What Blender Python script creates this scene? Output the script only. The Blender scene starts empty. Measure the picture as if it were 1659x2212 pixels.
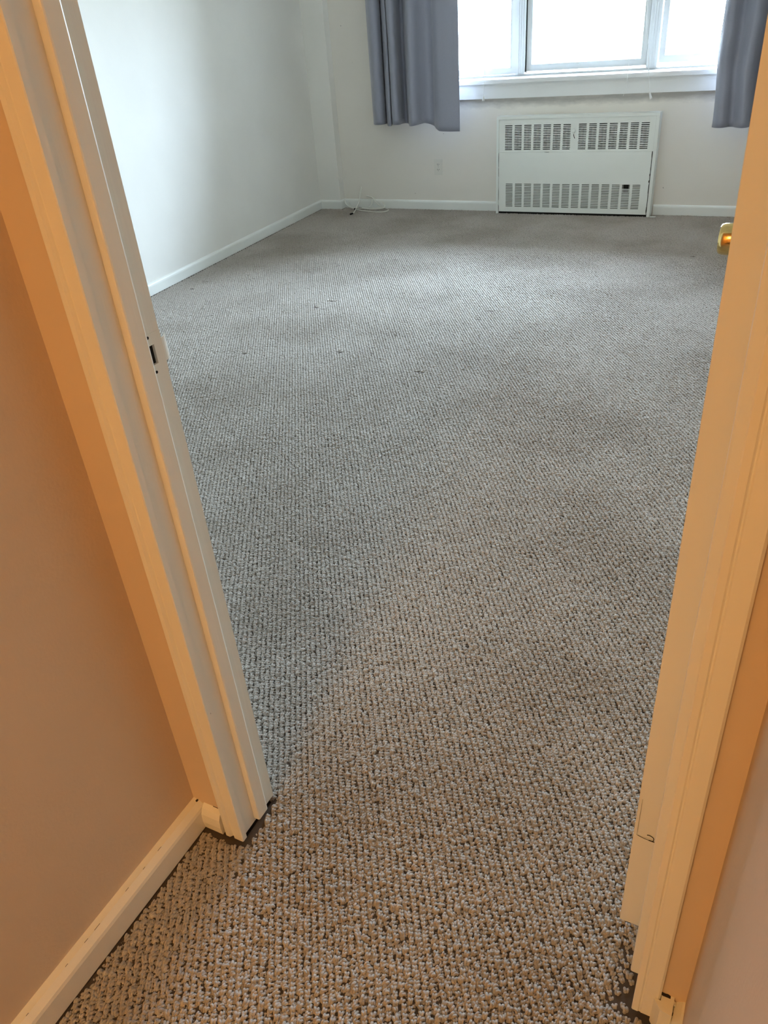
import bpy, bmesh, math, random
from mathutils import Vector, Matrix
import numpy as np

random.seed(7)
rng = np.random.default_rng(11)
S = bpy.context.scene
C = S.collection

# ------------------------------------------------------------------ camera
cam_data = bpy.data.cameras.new('camera')
cam = bpy.data.objects.new('camera', cam_data); C.objects.link(cam)
cam_data.sensor_fit = 'VERTICAL'; cam_data.sensor_height = 36.0
cam_data.lens = 36.0 * 1666.0 / 2212.0
cam_data.clip_start = 0.02; cam_data.clip_end = 300
RX = Vector((0.89429422, 0.44220104, -0.06852793))
UP = -Vector((0.18273066, -0.5006738, -0.84612957))
BK = -Vector((-0.40846952, 0.74416663, -0.52855338))
M = Matrix((RX, UP, BK)).transposed().to_4x4()
M.translation = Vector((0, 0, 1.3))
cam.matrix_world = M
S.camera = cam

# ------------------------------------------------------------------ sky, lamps, exposure
SKY = 60.0
LAMP_W = 31.0
world = bpy.data.worlds.new('overcast_sky'); S.world = world
world.use_nodes = True
wn = world.node_tree.nodes; wl = world.node_tree.links
wn.clear()
wo = wn.new('ShaderNodeOutputWorld'); bg = wn.new('ShaderNodeBackground')
tc = wn.new('ShaderNodeTexCoord'); sx = wn.new('ShaderNodeSeparateXYZ')
mr = wn.new('ShaderNodeMapRange'); cr = wn.new('ShaderNodeMix'); cr.data_type = 'RGBA'
mr.inputs['From Min'].default_value = -0.12; mr.inputs['From Max'].default_value = 0.05
wl.new(tc.outputs['Generated'], sx.inputs[0]); wl.new(sx.outputs['Z'], mr.inputs['Value'])
wl.new(mr.outputs[0], cr.inputs['Factor'])
cr.inputs['A'].default_value = (0.40, 0.43, 0.40, 1)      # land seen below the horizon
cr.inputs['B'].default_value = (0.75, 0.92, 1.14, 1)        # overcast sky
ov = wn.new('ShaderNodeMapRange'); ov.inputs['From Min'].default_value = 0.0; ov.inputs['From Max'].default_value = 1.0
ov.inputs['To Min'].default_value = 0.55; ov.inputs['To Max'].default_value = 1.65   # overcast sky: zenith three times the horizon
wl.new(sx.outputs['Z'], ov.inputs['Value'])
vm = wn.new('ShaderNodeVectorMath'); vm.operation = 'SCALE'
wl.new(cr.outputs['Result'], vm.inputs[0]); wl.new(ov.outputs[0], vm.inputs['Scale'])
wl.new(vm.outputs[0], bg.inputs['Color']); bg.inputs['Strength'].default_value = SKY
wl.new(bg.outputs[0], wo.inputs['Surface'])

S.view_settings.view_transform = 'Standard'
S.view_settings.look = 'None'
S.view_settings.gamma = 1.0
S.view_settings.use_curve_mapping = False
S.view_settings.exposure = 0.67
S.cycles.max_bounces = 9
S.cycles.diffuse_bounces = 6
S.cycles.transparent_max_bounces = 8
S.cycles.use_denoising = True
S.cycles.sample_clamp_indirect = 12.0

# portal over the window opening: only tells the renderer where the sky comes in
pl = bpy.data.lights.new('window_portal', 'AREA'); pl.shape = 'RECTANGLE'; pl.size = 2.5; pl.size_y = 1.2
pl.cycles.is_portal = True
po = bpy.data.objects.new('window_portal', pl); C.objects.link(po)
po.location = (-1.56, 6.60, 1.53); po.rotation_euler = (math.radians(-90), 0, 0)

# ------------------------------------------------------------------ materials
def new_mat(name):
    m = bpy.data.materials.new(name); m.use_nodes = True
    nt = m.node_tree; b = nt.nodes['Principled BSDF']
    return m, nt, b

def geo_pos(nt, scale=(1, 1, 1)):
    g = nt.nodes.new('ShaderNodeNewGeometry'); mp = nt.nodes.new('ShaderNodeMapping')
    mp.inputs['Scale'].default_value = scale
    nt.links.new(g.outputs['Position'], mp.inputs['Vector'])
    return mp.outputs[0]

def noise(nt, vec, scale, detail=3, rough=0.5):
    n = nt.nodes.new('ShaderNodeTexNoise'); n.inputs['Scale'].default_value = scale
    n.inputs['Detail'].default_value = detail; n.inputs['Roughness'].default_value = rough
    nt.links.new(vec, n.inputs['Vector']); return n.outputs['Fac']

def ramp(nt, fac, stops):
    r = nt.nodes.new('ShaderNodeValToRGB')
    e = r.color_ramp.elements
    while len(e) < len(stops): e.new(0.5)
    for i, (p, c) in enumerate(stops):
        e[i].position = p; e[i].color = (*c, 1) if len(c) == 3 else c
    nt.links.new(fac, r.inputs[0]); return r.outputs[0]

def mixc(nt, fac, a, b, mode='MIX'):
    m = nt.nodes.new('ShaderNodeMix'); m.data_type = 'RGBA'; m.blend_type = mode
    for s, v in (('Factor', fac), ('A', a), ('B', b)):
        if isinstance(v, (int, float)): m.inputs[s].default_value = v
        elif isinstance(v, tuple): m.inputs[s].default_value = (*v, 1)
        else: nt.links.new(v, m.inputs[s])
    return m.outputs['Result']

def bump(nt, b, fac, strength, dist):
    bp = nt.nodes.new('ShaderNodeBump'); bp.inputs['Strength'].default_value = strength
    bp.inputs['Distance'].default_value = dist
    nt.links.new(fac, bp.inputs['Height']); nt.links.new(bp.outputs[0], b.inputs['Normal'])

def maths(nt, op, a, b=None, clamp=False):
    m = nt.nodes.new('ShaderNodeMath'); m.operation = op; m.use_clamp = clamp
    for i, v in enumerate((a, b)):
        if v is None: continue
        if isinstance(v, (int, float)): m.inputs[i].default_value = v
        else: nt.links.new(v, m.inputs[i])
    return m.outputs[0]

def paint(name, col, rough=0.6, spec=0.3, vary=0.03, grain=220, depth=0.0006, chips=None, streak=False):
    m, nt, b = new_mat(name)
    v = geo_pos(nt)
    n = noise(nt, v, 3.0, 4)
    lo = tuple(c * (1 - vary) for c in col); hi = tuple(min(1, c * (1 + vary)) for c in col)
    colr = ramp(nt, n, [(0.3, lo), (0.7, hi)])
    if chips:
        c = noise(nt, geo_pos(nt, (1, 1, 0.35)), 62.0, 3, 0.6)
        f = ramp(nt, c, [(chips, (0, 0, 0)), (chips + 0.02, (1, 1, 1))])
        colr = mixc(nt, f, colr, (0.22, 0.16, 0.11))
    nt.links.new(colr, b.inputs['Base Color'])
    b.inputs['Roughness'].default_value = rough
    b.inputs['Specular IOR Level'].default_value = spec
    if streak:
        bump(nt, b, noise(nt, geo_pos(nt, (90, 90, 2.0)), 1.0, 3), 0.35, depth)
    else:
        bump(nt, b, noise(nt, v, grain, 3), 0.4, depth)
    return m

M_ROOM = paint('room_wall_paint', (0.84, 0.82, 0.77), 0.65, 0.2, 0.02)
M_HALL = paint('hall_wall_paint', (0.66, 0.525, 0.385), 0.7, 0.12, 0.03, 160, 0.0008)
M_CEIL = paint('ceiling_paint', (0.92, 0.91, 0.89), 0.8, 0.1)
M_TRIM = paint('trim_gloss_paint', (0.80, 0.77, 0.68), 0.42, 0.4, 0.02, depth=0.0012, chips=0.78, streak=True)
M_TRIMR = paint('room_trim_paint', (0.82, 0.83, 0.79), 0.45, 0.4, 0.03, chips=0.80)
M_RAD = paint('radiator_enamel', (0.83, 0.855, 0.81), 0.45, 0.35, 0.02, 120, 0.0004, chips=0.80)
M_SILL = paint('window_frame_paint', (0.64, 0.65, 0.645), 0.5, 0.2, 0.02)
M_APRON = paint('window_apron_paint', (0.84, 0.85, 0.84), 0.45, 0.3, 0.02)
M_PLATE = paint('outlet_plastic', (0.74, 0.71, 0.64), 0.4, 0.4, 0.01)
M_CORD = paint('white_cord', (0.82, 0.82, 0.80), 0.6, 0.3, 0.01)
M_CABLE = paint('white_cable_jacket', (0.78, 0.77, 0.70), 0.4, 0.5, 0.02)
M_DARK = paint('dark_cavity', (0.022, 0.020, 0.018), 0.9, 0.1)
M_INNER = paint('radiator_interior', (0.10, 0.11, 0.10), 0.85, 0.1)
M_FIN = paint('dusty_fin_metal', (0.30, 0.31, 0.28), 0.7, 0.2)
M_BACK = paint('carpet_backing', (0.085, 0.068, 0.056), 0.95, 0.05)
M_SOOT = paint('blackened_gap', (0.05, 0.04, 0.035), 0.95, 0.05)

def wall_far_mat():
    m, nt, b = new_mat('window_wall_paint')
    g = nt.nodes.new('ShaderNodeNewGeometry'); s = nt.nodes.new('ShaderNodeSeparateXYZ')
    nt.links.new(g.outputs['Position'], s.inputs[0])
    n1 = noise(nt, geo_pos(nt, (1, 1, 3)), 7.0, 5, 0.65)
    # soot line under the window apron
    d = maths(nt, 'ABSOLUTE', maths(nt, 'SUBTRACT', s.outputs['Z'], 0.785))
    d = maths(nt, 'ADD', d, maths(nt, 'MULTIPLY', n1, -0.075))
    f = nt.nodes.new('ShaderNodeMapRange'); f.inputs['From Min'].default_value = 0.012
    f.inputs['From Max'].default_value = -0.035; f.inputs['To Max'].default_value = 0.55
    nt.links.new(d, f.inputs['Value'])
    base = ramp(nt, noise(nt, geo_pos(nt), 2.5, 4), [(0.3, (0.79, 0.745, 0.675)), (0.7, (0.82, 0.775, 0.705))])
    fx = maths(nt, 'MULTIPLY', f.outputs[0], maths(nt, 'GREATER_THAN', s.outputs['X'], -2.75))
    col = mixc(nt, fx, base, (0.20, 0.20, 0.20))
    sp = noise(nt, geo_pos(nt), 26.0, 2, 0.5)
    col = mixc(nt, ramp(nt, sp, [(0.80, (0, 0, 0)), (0.81, (0.7, 0.7, 0.7))]), col, (0.2, 0.18, 0.15))
    nt.links.new(col, b.inputs['Base Color']); b.inputs['Roughness'].default_value = 0.65
    b.inputs['Specular IOR Level'].default_value = 0.2
    bump(nt, b, noise(nt, geo_pos(nt), 150, 3), 0.4, 0.0007)
    return m
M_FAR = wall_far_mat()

def carpet_mat():
    m, nt, b = new_mat('berber_yarn')
    v = geo_pos(nt)
    per = noise(nt, v, 95.0, 2, 0.6)
    fine = noise(nt, v, 900.0, 2, 0.6)
    col = ramp(nt, per, [(0.28, (0.375, 0.337, 0.297)), (0.45, (0.47, 0.427, 0.382)),
                         (0.60, (0.52, 0.478, 0.431)), (0.80, (0.615, 0.57, 0.52))])
    col = mixc(nt, 0.75, col, ramp(nt, fine, [(0.25, (0.62, 0.60, 0.57)), (0.75, (1.25, 1.24, 1.22))]), 'MULTIPLY')
    # walked-in soiling, soft patches of its own
    soil = noise(nt, v, 1.7, 4, 0.55)
    col = mixc(nt, 0.9, col, ramp(nt, soil, [(0.36, (0.76, 0.73, 0.69)), (0.56, (1.0, 1.0, 1.0))]), 'MULTIPLY')
    nt.links.new(col, b.inputs['Base Color'])
    b.inputs['Roughness'].default_value = 0.62
    b.inputs['Specular IOR Level'].default_value = 0.4
    b.inputs['Sheen Weight'].default_value = 0.25
    b.inputs['Sheen Roughness'].default_value = 0.4
    bump(nt, b, fine, 0.7, 0.0022)
    return m
M_YARN = carpet_mat()

def fabric_mat():
    m, nt, b = new_mat('curtain_satin')
    v = geo_pos(nt, (1, 1, 1))
    n = noise(nt, v, 400, 2)
    nt.links.new(ramp(nt, n, [(0.3, (0.265, 0.275, 0.335)), (0.7, (0.305, 0.315, 0.38))]), b.inputs['Base Color'])
    b.inputs['Roughness'].default_value = 0.48
    b.inputs['Specular IOR Level'].default_value = 0.5
    b.inputs['Sheen Weight'].default_value = 0.3
    bump(nt, b, noise(nt, geo_pos(nt, (7, 7, 2.2)), 1.0, 4, 0.6), 0.35, 0.02)
    return m
M_CURT = fabric_mat()

def metal_mat(name, col, rough):
    m, nt, b = new_mat(name)
    n = noise(nt, geo_pos(nt), 60, 3)
    nt.links.new(ramp(nt, n, [(0.3, tuple(c * 0.8 for c in col)), (0.7, col)]), b.inputs['Base Color'])
    b.inputs['Metallic'].default_value = 1.0; b.inputs['Roughness'].default_value = rough
    return m
M_BRASS = metal_mat('polished_brass', (0.78, 0.56, 0.22), 0.16)
M_STEEL = metal_mat('steel', (0.5, 0.5, 0.5), 0.35)

def glass_mat():
    m = bpy.data.materials.new('window_glass'); m.use_nodes = True
    nt = m.node_tree; nt.nodes.clear()
    o = nt.nodes.new('ShaderNodeOutputMaterial'); mx = nt.nodes.new('ShaderNodeMixShader')
    t = nt.nodes.new('ShaderNodeBsdfTransparent'); g = nt.nodes.new('ShaderNodeBsdfGlossy')
    t.inputs[0].default_value = (0.96, 0.98, 0.97, 1); g.inputs['Roughness'].default_value = 0.02
    fr = nt.nodes.new('ShaderNodeFresnel'); fr.inputs[0].default_value = 1.45
    nt.links.new(fr.outputs[0], mx.inputs[0]); nt.links.new(t.outputs[0], mx.inputs[1]); nt.links.new(g.outputs[0], mx.inputs[2])
    nt.links.new(mx.outputs[0], o.inputs[0]); return m
M_GLASS = glass_mat()

def lamp_mat():
    m, nt, b = new_mat('lit_lamp_glass')
    n = noise(nt, geo_pos(nt), 20, 2)
    b.inputs['Base Color'].default_value = (0.9, 0.85, 0.75, 1)
    nt.links.new(ramp(nt, n, [(0.2, (1.0, 0.575, 0.20)), (0.8, (1.0, 0.61, 0.225))]), b.inputs['Emission Color'])
    b.inputs['Emission Strength'].default_value = LAMP_W
    return m
M_LAMP = lamp_mat()

# ------------------------------------------------------------------ mesh helpers
def obj(name, bm, mat, parent=None, smooth=False, bevel=None):
    if bevel:
        es = [e for e in bm.edges if len(e.link_faces) == 2 and e.calc_face_angle(0) > 0.6]
        bmesh.ops.bevel(bm, geom=es, offset=bevel, segments=2, affect='EDGES', profile=0.5)
    bmesh.ops.recalc_face_normals(bm, faces=bm.faces)
    me = bpy.data.meshes.new(name); bm.to_mesh(me); bm.free()
    if smooth:
        me.polygons.foreach_set('use_smooth', [True] * len(me.polygons))
    me.materials.append(mat)
    o = bpy.data.objects.new(name, me); C.objects.link(o)
    if parent: o.parent = parent
    return o

def tag(o, label=None, cat=None, group=None, kind=None):
    if label: o['label'] = label
    if cat: o['category'] = cat
    if group: o['group'] = group
    if kind: o['kind'] = kind
    return o

def empty(name, loc=(0, 0, 0)):
    o = bpy.data.objects.new(name, None); C.objects.link(o)
    o.empty_display_size = 0.05
    return o                        # children are modelled in world space

def box(bm, x0, x1, y0, y1, z0, z1, shear=0.0):
    vs = [bm.verts.new((x + shear * z, y, z)) for z in (z0, z1) for y in (y0, y1) for x in (x0, x1)]
    for f in ((0, 2, 3, 1), (4, 5, 7, 6), (0, 1, 5, 4), (2, 6, 7, 3), (0, 4, 6, 2), (1, 3, 7, 5)):
        bm.faces.new([vs[i] for i in f])
    return vs

def boxbm(*a, **k):
    bm = bmesh.new(); box(bm, *a, **k); return bm

def prism(bm, prof, z0, z1, shear=0.0, nz=1):
    """closed (x,y) profile extruded up z"""
    rings = []
    for k in range(nz + 1):
        z = z0 + (z1 - z0) * k / nz
        rings.append([bm.verts.new((x + shear * z, y, z)) for x, y in prof])
    n = len(prof)
    for a, b in zip(rings, rings[1:]):
        for i in range(n):
            bm.faces.new((a[i], a[(i + 1) % n], b[(i + 1) % n], b[i]))
    bm.faces.new(rings[0][::-1]); bm.faces.new(rings[-1])

def sweep(bm, prof, A, B, side, cutA=0.0, cutB=0.0):
    """profile (off, z) swept along floor line A->B, 'side' = unit 2-D vector the profile sticks out to;
    cut = shift along the line per unit of off (mitre)"""
    A = Vector(A); B = Vector(B); d = (B - A).normalized(); side = Vector(side)
    ra = [bm.verts.new((*(A + side * o + d * cutA * o), z)) for o, z in prof]
    rb = [bm.verts.new((*(B + side * o - d * cutB * o), z)) for o, z in prof]
    n = len(prof)
    for i in range(n):
        bm.faces.new((ra[i], ra[(i + 1) % n], rb[(i + 1) % n], rb[i]))
    bm.faces.new(ra[::-1]); bm.faces.new(rb)

def tube(bm, pts, r, seg=8, caps=True):
    pts = [Vector(p) for p in pts]; rings = []
    nrm = None
    for i, p in enumerate(pts):
        t = (pts[min(i + 1, len(pts) - 1)] - pts[max(i - 1, 0)]).normalized()
        if nrm is None:
            nrm = t.orthogonal().normalized()
        nrm = (nrm - t * nrm.dot(t)).normalized()
        bi = t.cross(nrm)
        rr = r[i] if isinstance(r, (list, tuple)) else r
        rings.append([bm.verts.new(p + (nrm * math.cos(a) + bi * math.sin(a)) * rr)
                      for a in (2 * math.pi * k / seg for k in range(seg))])
    for a, b in zip(rings, rings[1:]):
        for k in range(seg):
            bm.faces.new((a[k], a[(k + 1) % seg], b[(k + 1) % seg], b[k]))
    if caps:
        bm.faces.new(rings[0][::-1]); bm.faces.new(rings[-1])

def smooth_path(pts, n=8):
    P = [Vector(p) for p in pts]; out = []
    for i in range(len(P) - 1):
        p0, p1, p2, p3 = P[max(i - 1, 0)], P[i], P[i + 1], P[min(i + 2, len(P) - 1)]
        for k in range(n):
            t = k / n
            out.append(0.5 * ((2 * p1) + (p2 - p0) * t + (2 * p0 - 5 * p1 + 4 * p2 - p3) * t * t
                              + (3 * p1 - p0 - 3 * p2 + p3) * t ** 3))
    out.append(P[-1]); return out

def lathe(bm, prof, origin, axis, seg=28):
    """prof = (distance along axis, radius)"""
    axis = Vector(axis).normalized(); u = axis.orthogonal().normalized(); v = axis.cross(u); o = Vector(origin)
    rings = [[bm.verts.new(o + axis * d + (u * math.cos(a) + v * math.sin(a)) * max(r, 1e-4))
              for a in (2 * math.pi * k / seg for k in range(seg))] for d, r in prof]
    for a, b in zip(rings, rings[1:]):
        for k in range(seg):
            bm.faces.new((a[k], a[(k + 1) % seg], b[(k + 1) % seg], b[k]))
    bm.faces.new(rings[0][::-1]); bm.faces.new(rings[-1])

def holed(bm, us, vs, hole, place, t):
    """sheet over the grid us x vs with cells for which hole(i,j) is true left open; place(u,v,w) -> xyz"""
    nu, nv = len(us), len(vs)
    grid = [[[bm.verts.new(place(u, v, w)) for v in vs] for u in us] for w in (0.0, t)]
    H = lambda i, j: not (0 <= i < nu - 1 and 0 <= j < nv - 1) or hole(i, j)
    for i in range(nu - 1):
        for j in range(nv - 1):
            if H(i, j): continue
            for w in (0, 1):
                g = grid[w]
                bm.faces.new((g[i][j], g[i + 1][j], g[i + 1][j + 1], g[i][j + 1]))
            for di, dj, (a, b) in ((-1, 0, ((i, j), (i, j + 1))), (1, 0, ((i + 1, j), (i + 1, j + 1))),
                                   (0, -1, ((i, j), (i + 1, j))), (0, 1, ((i, j + 1), (i + 1, j + 1)))):
                if H(i + di, j + dj):
                    bm.faces.new((grid[0][a[0]][a[1]], grid[0][b[0]][b[1]], grid[1][b[0]][b[1]], grid[1][a[0]][a[1]]))
    for v in [v for v in bm.verts if not v.link_faces]: bm.verts.remove(v)

# ------------------------------------------------------------------ dimensions
LEAN = -0.022                # the left jamb and hall corner lean this much per metre
def lx(x, z=0.2): return x - LEAN * 0.2   # x measured 0.2 m up -> x at the floor
YH, YR = 0.676, 0.768        # hall face and room face of the doorway wall
HC, RC = 2.42, 2.50          # hall and room ceilings
XHR, YHB = 0.065, -4.2        # right wall and end of the hall
YF = 6.28                    # window wall
XRR = 0.95                   # right wall of the room
WT = 0.12
LW0 = Vector((-3.215, YR)); LW1 = Vector((-3.795, YF))   # left wall of the room runs between these
XHL = lx(-0.847)             # left hall wall at the floor
XJL = lx(-0.739)             # left jamb face at the floor
XJR = 0.000                  # right jamb face
DOORH = 2.03

def struct(name, bm, mat, bevel=None, parent=None, label=None, smooth=False):
    o = obj(name, bm, mat, parent, bevel=bevel, smooth=smooth)
    if parent is None: o['kind'] = 'structure'
    if label: o['label'] = label
    return o

# ------------------------------------------------------------------ floor, ceilings, walls
bm = bmesh.new(); box(bm, -4.1, 1.6, YHB - 0.2, YF + 0.2, -0.16, -0.012)
struct('floor', bm, M_SOOT)

bm = boxbm(-4.1, XRR + 0.2, YR - 0.05, YF + 0.2, RC, RC + 0.15); ceil = struct('ceiling', bm, M_CEIL)
bm = boxbm(XHL - 0.2, XHR + 0.2, YHB - 0.2, YR - 0.051, HC, RC + 0.15)
struct('hall_ceiling', bm, M_CEIL, parent=ceil)

# left hall wall (leans with the corner)
bm = boxbm(XHL - 0.12, XHL, YHB, YH, -0.012, HC, shear=LEAN); struct('wall_left', bm, M_HALL)
bm = boxbm(XHL - 0.2, XHR + 0.12, YHB - 0.12, YHB, -0.012, HC); struct('wall_back', bm, M_HALL)
bm = boxbm(XHR, XHR + 0.12, YHB, YH, -0.012, HC); struct('wall_right', bm, M_HALL)

# doorway wall: hall-side plaster skin and room-side plaster skin with the opening left free
YM = 0.722
bm = bmesh.new()
box(bm, XHL - 0.12, XJL - 0.016, YH, YM, -0.012, HC, shear=LEAN)
box(bm, XJR + 0.016, XHR + 0.12, YH, YM, -0.012, HC)
box(bm, -0.80, XJR + 0.016, YH, YM, DOORH + 0.02, HC)
struct('wall_doorway', bm, M_HALL)
bm = bmesh.new()
box(bm, LW0.x - 0.15, XJL - 0.09, YM, YR, -0.012, RC)
box(bm, XJL - 0.10, XJL - 0.016, YM, YR, -0.012, RC, shear=LEAN)
box(bm, XJR + 0.016, XRR + 0.12, YM, YR, -0.012, RC)
box(bm, -0.80, XJR + 0.016, YM, YR, DOORH + 0.02, RC)
struct('wall_doorway_room_side', bm, M_ROOM)

# left wall of the bedroom
d = (LW1 - LW0).normalized(); nrm = Vector((-d.y, d.x))
bm = bmesh.new(); prism(bm, [tuple(LW0), tuple(LW1 + d * 0.12), tuple(LW1 + d * 0.12 + nrm * 0.12), tuple(LW0 + nrm * 0.12)], -0.012, RC)
struct('wall_left_bedroom', bm, M_ROOM)
bm = boxbm(XRR, XRR + WT, YR, YF + 0.3, -0.012, RC); struct('wall_right_bedroom', bm, M_ROOM)
# pipe chase in the corner
bm = boxbm(-3.86, -3.585, 6.20, YF, -0.012, RC); struct('wall_corner_chase', bm, M_ROOM, bevel=0.004)

# window wall with deep recess; opening x WX0..WX1, z WZ0..WZ1
WX0, WX1, WZ0, WZ1 = -2.80, -0.30, 0.935, 2.15
YS = 6.52                    # room face of the window frame
bm = bmesh.new()
box(bm, -3.95, WX0, YF, YS + 0.1, -0.012, RC)
box(bm, WX1, XRR + 0.12, YF, YS + 0.1, -0.012, RC)
box(bm, WX0, WX1, YF, YS + 0.1, -0.012, WZ0 - 0.03)
box(bm, WX0, WX1, YF, YS + 0.1, WZ1, RC)
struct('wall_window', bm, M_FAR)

# ------------------------------------------------------------------ window
win = tag(empty('window_1'), kind='structure')
win['label'] = 'three-part white window over the radiator, blown out by daylight'
def WB(name, *a, mat=M_SILL, bevel=0.002): return obj(name, boxbm(*a), mat, win, bevel=bevel)
# stool and apron
WB('window_sill', WX0 + 0.001, WX1 - 0.001, YF - 0.001, YS + 0.06, WZ0 - 0.030, WZ0 - 0.002)
bm = boxbm(WX0 - 0.05, WX1 + 0.05, 6.232, YF - 0.001, WZ0 - 0.030, WZ0 - 0.002); obj('sill_nosing', bm, M_APRON, win, bevel=0.005)
WB('window_apron', WX0 - 0.03, WX1 + 0.03, YF - 0.024, YF - 0.001, 0.806, WZ0 - 0.031, mat=M_APRON)
# outer frame
WB('window_frame', WX0, WX1, YS + 0.0, YS + 0.07, WZ0 - 0.001, WZ0 + 0.010)
WB('window_frame', WX0, WX1, YS, YS + 0.07, WZ1 - 0.04, WZ1)
WB('window_frame', WX0, WX0 + 0.04, YS, YS + 0.07, WZ0 + 0.010, WZ1 - 0.04)
WB('window_frame', WX1 - 0.04, WX1, YS, YS + 0.07, WZ0 + 0.010, WZ1 - 0.04)
def mullion(x0, x1):
    m = WB('mullion', x0, x1, YS - 0.012, YS + 0.07, WZ0 + 0.010, WZ1 - 0.04)
    for k in range(3):
        xx = x0 + (x1 - x0) * (0.35 + 0.22 * k)
        obj('mullion_bead', boxbm(xx - 0.003, xx + 0.003, YS - 0.015, YS - 0.012, WZ0 + 0.012, WZ1 - 0.045), M_SILL, m)
mullion(-2.127, -2.053); mullion(-1.158, -1.083)
def sash(x0, x1, proud, zb, w=0.040, hb=0.045):
    y0 = YS + proud; y1 = y0 + 0.035; z0 = WZ0 + zb; z1 = WZ1 - 0.042
    bm = bmesh.new()
    us = [x0, x0 + w, x1 - w, x1]; vs = [z0, z0 + hb, z1 - w, z1]
    holed(bm, us, vs, lambda i, j: i == 1 and j == 1, lambda u, v, ww: (u, y0 + ww, v), 0.035)
    s = obj('sash', bm, M_SILL, win, bevel=0.003)
    obj('pane', boxbm(x0 + w - 0.004, x1 - w + 0.004, y0 + 0.015, y0 + 0.019, z0 + hb - 0.004, z1 - w + 0.004), M_GLASS, s)
    g = bmesh.new()
    holed(g, [x0 + w - 0.006, x0 + w, x1 - w, x1 - w + 0.006], [z0 + hb - 0.006, z0 + hb, z1 - w, z1 - w + 0.006],
          lambda i, j: i == 1 and j == 1, lambda u, v, ww: (u, y0 - 0.002 + ww, v), 0.002)
    obj('glazing_bead', g, M_SILL, s)
    return s
sash(WX0 + 0.042, -2.129, 0.004, 0.012)
s2 = sash(-2.047, -1.164, 0.022, 0.024)
obj('sash_lift', boxbm(-1.73, -1.65, YS + 0.010, YS + 0.022, WZ0 + 0.052, WZ0 + 0.062), M_SILL, s2, bevel=0.002)
sash(-1.077, WX1 - 0.042, 0.004, 0.036)
# dark joint round the middle sash, its shade laid in as dark strips
for x in (-2.051, -1.161):
    obj('joint_shade', boxbm(x - 0.002, x + 0.002, YS + 0.010, YS + 0.03, WZ0 + 0.022, WZ1 - 0.045), M_DARK, win)
obj('joint_shade', boxbm(-2.05, -1.16, YS + 0.012, YS + 0.03, WZ0 + 0.019, WZ0 + 0.023), M_DARK, win)

# ------------------------------------------------------------------ doorway trims
CAS_H = DOORH + 0.055
# left: trim_1
t1 = tag(empty('trim_1'), kind='structure'); t1['label'] = 'left door frame with stop, casing and empty strike hole'
# jamb board with a mortise through its face (u = y, v = z, w = depth into the wall)
ys_ = [0.668, 0.7445, 0.7615, 0.7775]; zs_ = [0.004, 0.931, 0.958, DOORH]
bm = bmesh.new()
holed(bm, ys_, zs_, lambda i, j: i == 1 and j == 1, lambda u, v, w: (XJL - w + LEAN * v, u, v), 0.015)
obj('jamb', bm, M_TRIM, t1, bevel=0.0012)
bm = bmesh.new(); zz = 0.9445; xj = XJL + LEAN * zz
box(bm, xj - 0.0150, xj - 0.0035, 0.7447, 0.7613, 0.9312, 0.9578); obj('mortise_shade', bm, M_DARK, t1)  # dark block fills the hole, standing in for the shade inside it
# strike plate: painted face round the hole and lip curling past the jamb edge
bm = bmesh.new()
holed(bm, [0.7405, 0.7445, 0.7615, 0.7775], [0.915, 0.931, 0.958, 0.974], lambda i, j: i == 1 and j == 1,
      lambda u, v, w: (XJL + LEAN * v + 0.0008 - w, u, v), 0.0006)
sp = obj('strike_plate', bm, M_TRIM, t1)
bm = bmesh.new()
holed(bm, [0, 1, 2, 3, 4], [0.929, 0.962], lambda i, j: False,
      lambda u, v, w: (XJL + LEAN * v + 0.0008 - [0, 0.0006, 0.0022, 0.0050, 0.0095][int(u)] - w, 0.7775 + u * 0.0045, v), 0.0014)
obj('strike_lip', bm, M_TRIM, sp, bevel=0.0003)
for z, y in ((0.9695, 0.7525), (0.9205, 0.7535)):
    bm = bmesh.new(); lathe(bm, [(0, 0.0001), (0.0004, 0.0022), (0.0009, 0.0022), (0.0010, 0.0001)], (XJL + LEAN * z + 0.0004, y, z), (1, 0, 0), 10)
    obj('screw_hole', bm, M_DARK, sp)
# stop
def stop_prof(xa, xb, y0, y1, s):   # s=+1 stop sticks out to +x
    r = 0.003
    return [(xa, y0), (xb - s * r, y0), (xb - s * 0.0008, y0 + 0.0008), (xb, y0 + r), (xb, y1 - 0.0024), (xb - s * 0.0009, y1), (xa, y1)]
bm = bmesh.new(); prism(bm, stop_prof(XJL - 0.0004, lx(-0.7265), 0.712, 0.741, 1), 0.012, DOORH - 0.013, shear=LEAN)
obj('door_stop', bm, M_TRIM, t1)
# casing with a raised back band and a groove
cas = [(-0.7335, 0.676), (-0.7335, 0.6655), (-0.7350, 0.6640), (-0.7540, 0.6640), (-0.7555, 0.6652), (-0.7570, 0.6675), (-0.7588, 0.6684),
       (-0.7604, 0.6676), (-0.7620, 0.6655), (-0.7645, 0.6630), (-0.7725, 0.6630), (-0.7755, 0.6650), (-0.7765, 0.6685), (-0.7765, 0.676)]
bm = bmesh.new(); prism(bm, [(lx(x), y) for x, y in cas], 0.002, CAS_H, shear=LEAN); obj('casing', bm, M_TRIM, t1)
bm = boxbm(XJL - 0.065, XJL - 0.004, YR, YR + 0.012, 0.002, CAS_H, shear=LEAN); obj('room_casing', bm, M_TRIMR, t1, bevel=0.002)

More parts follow.
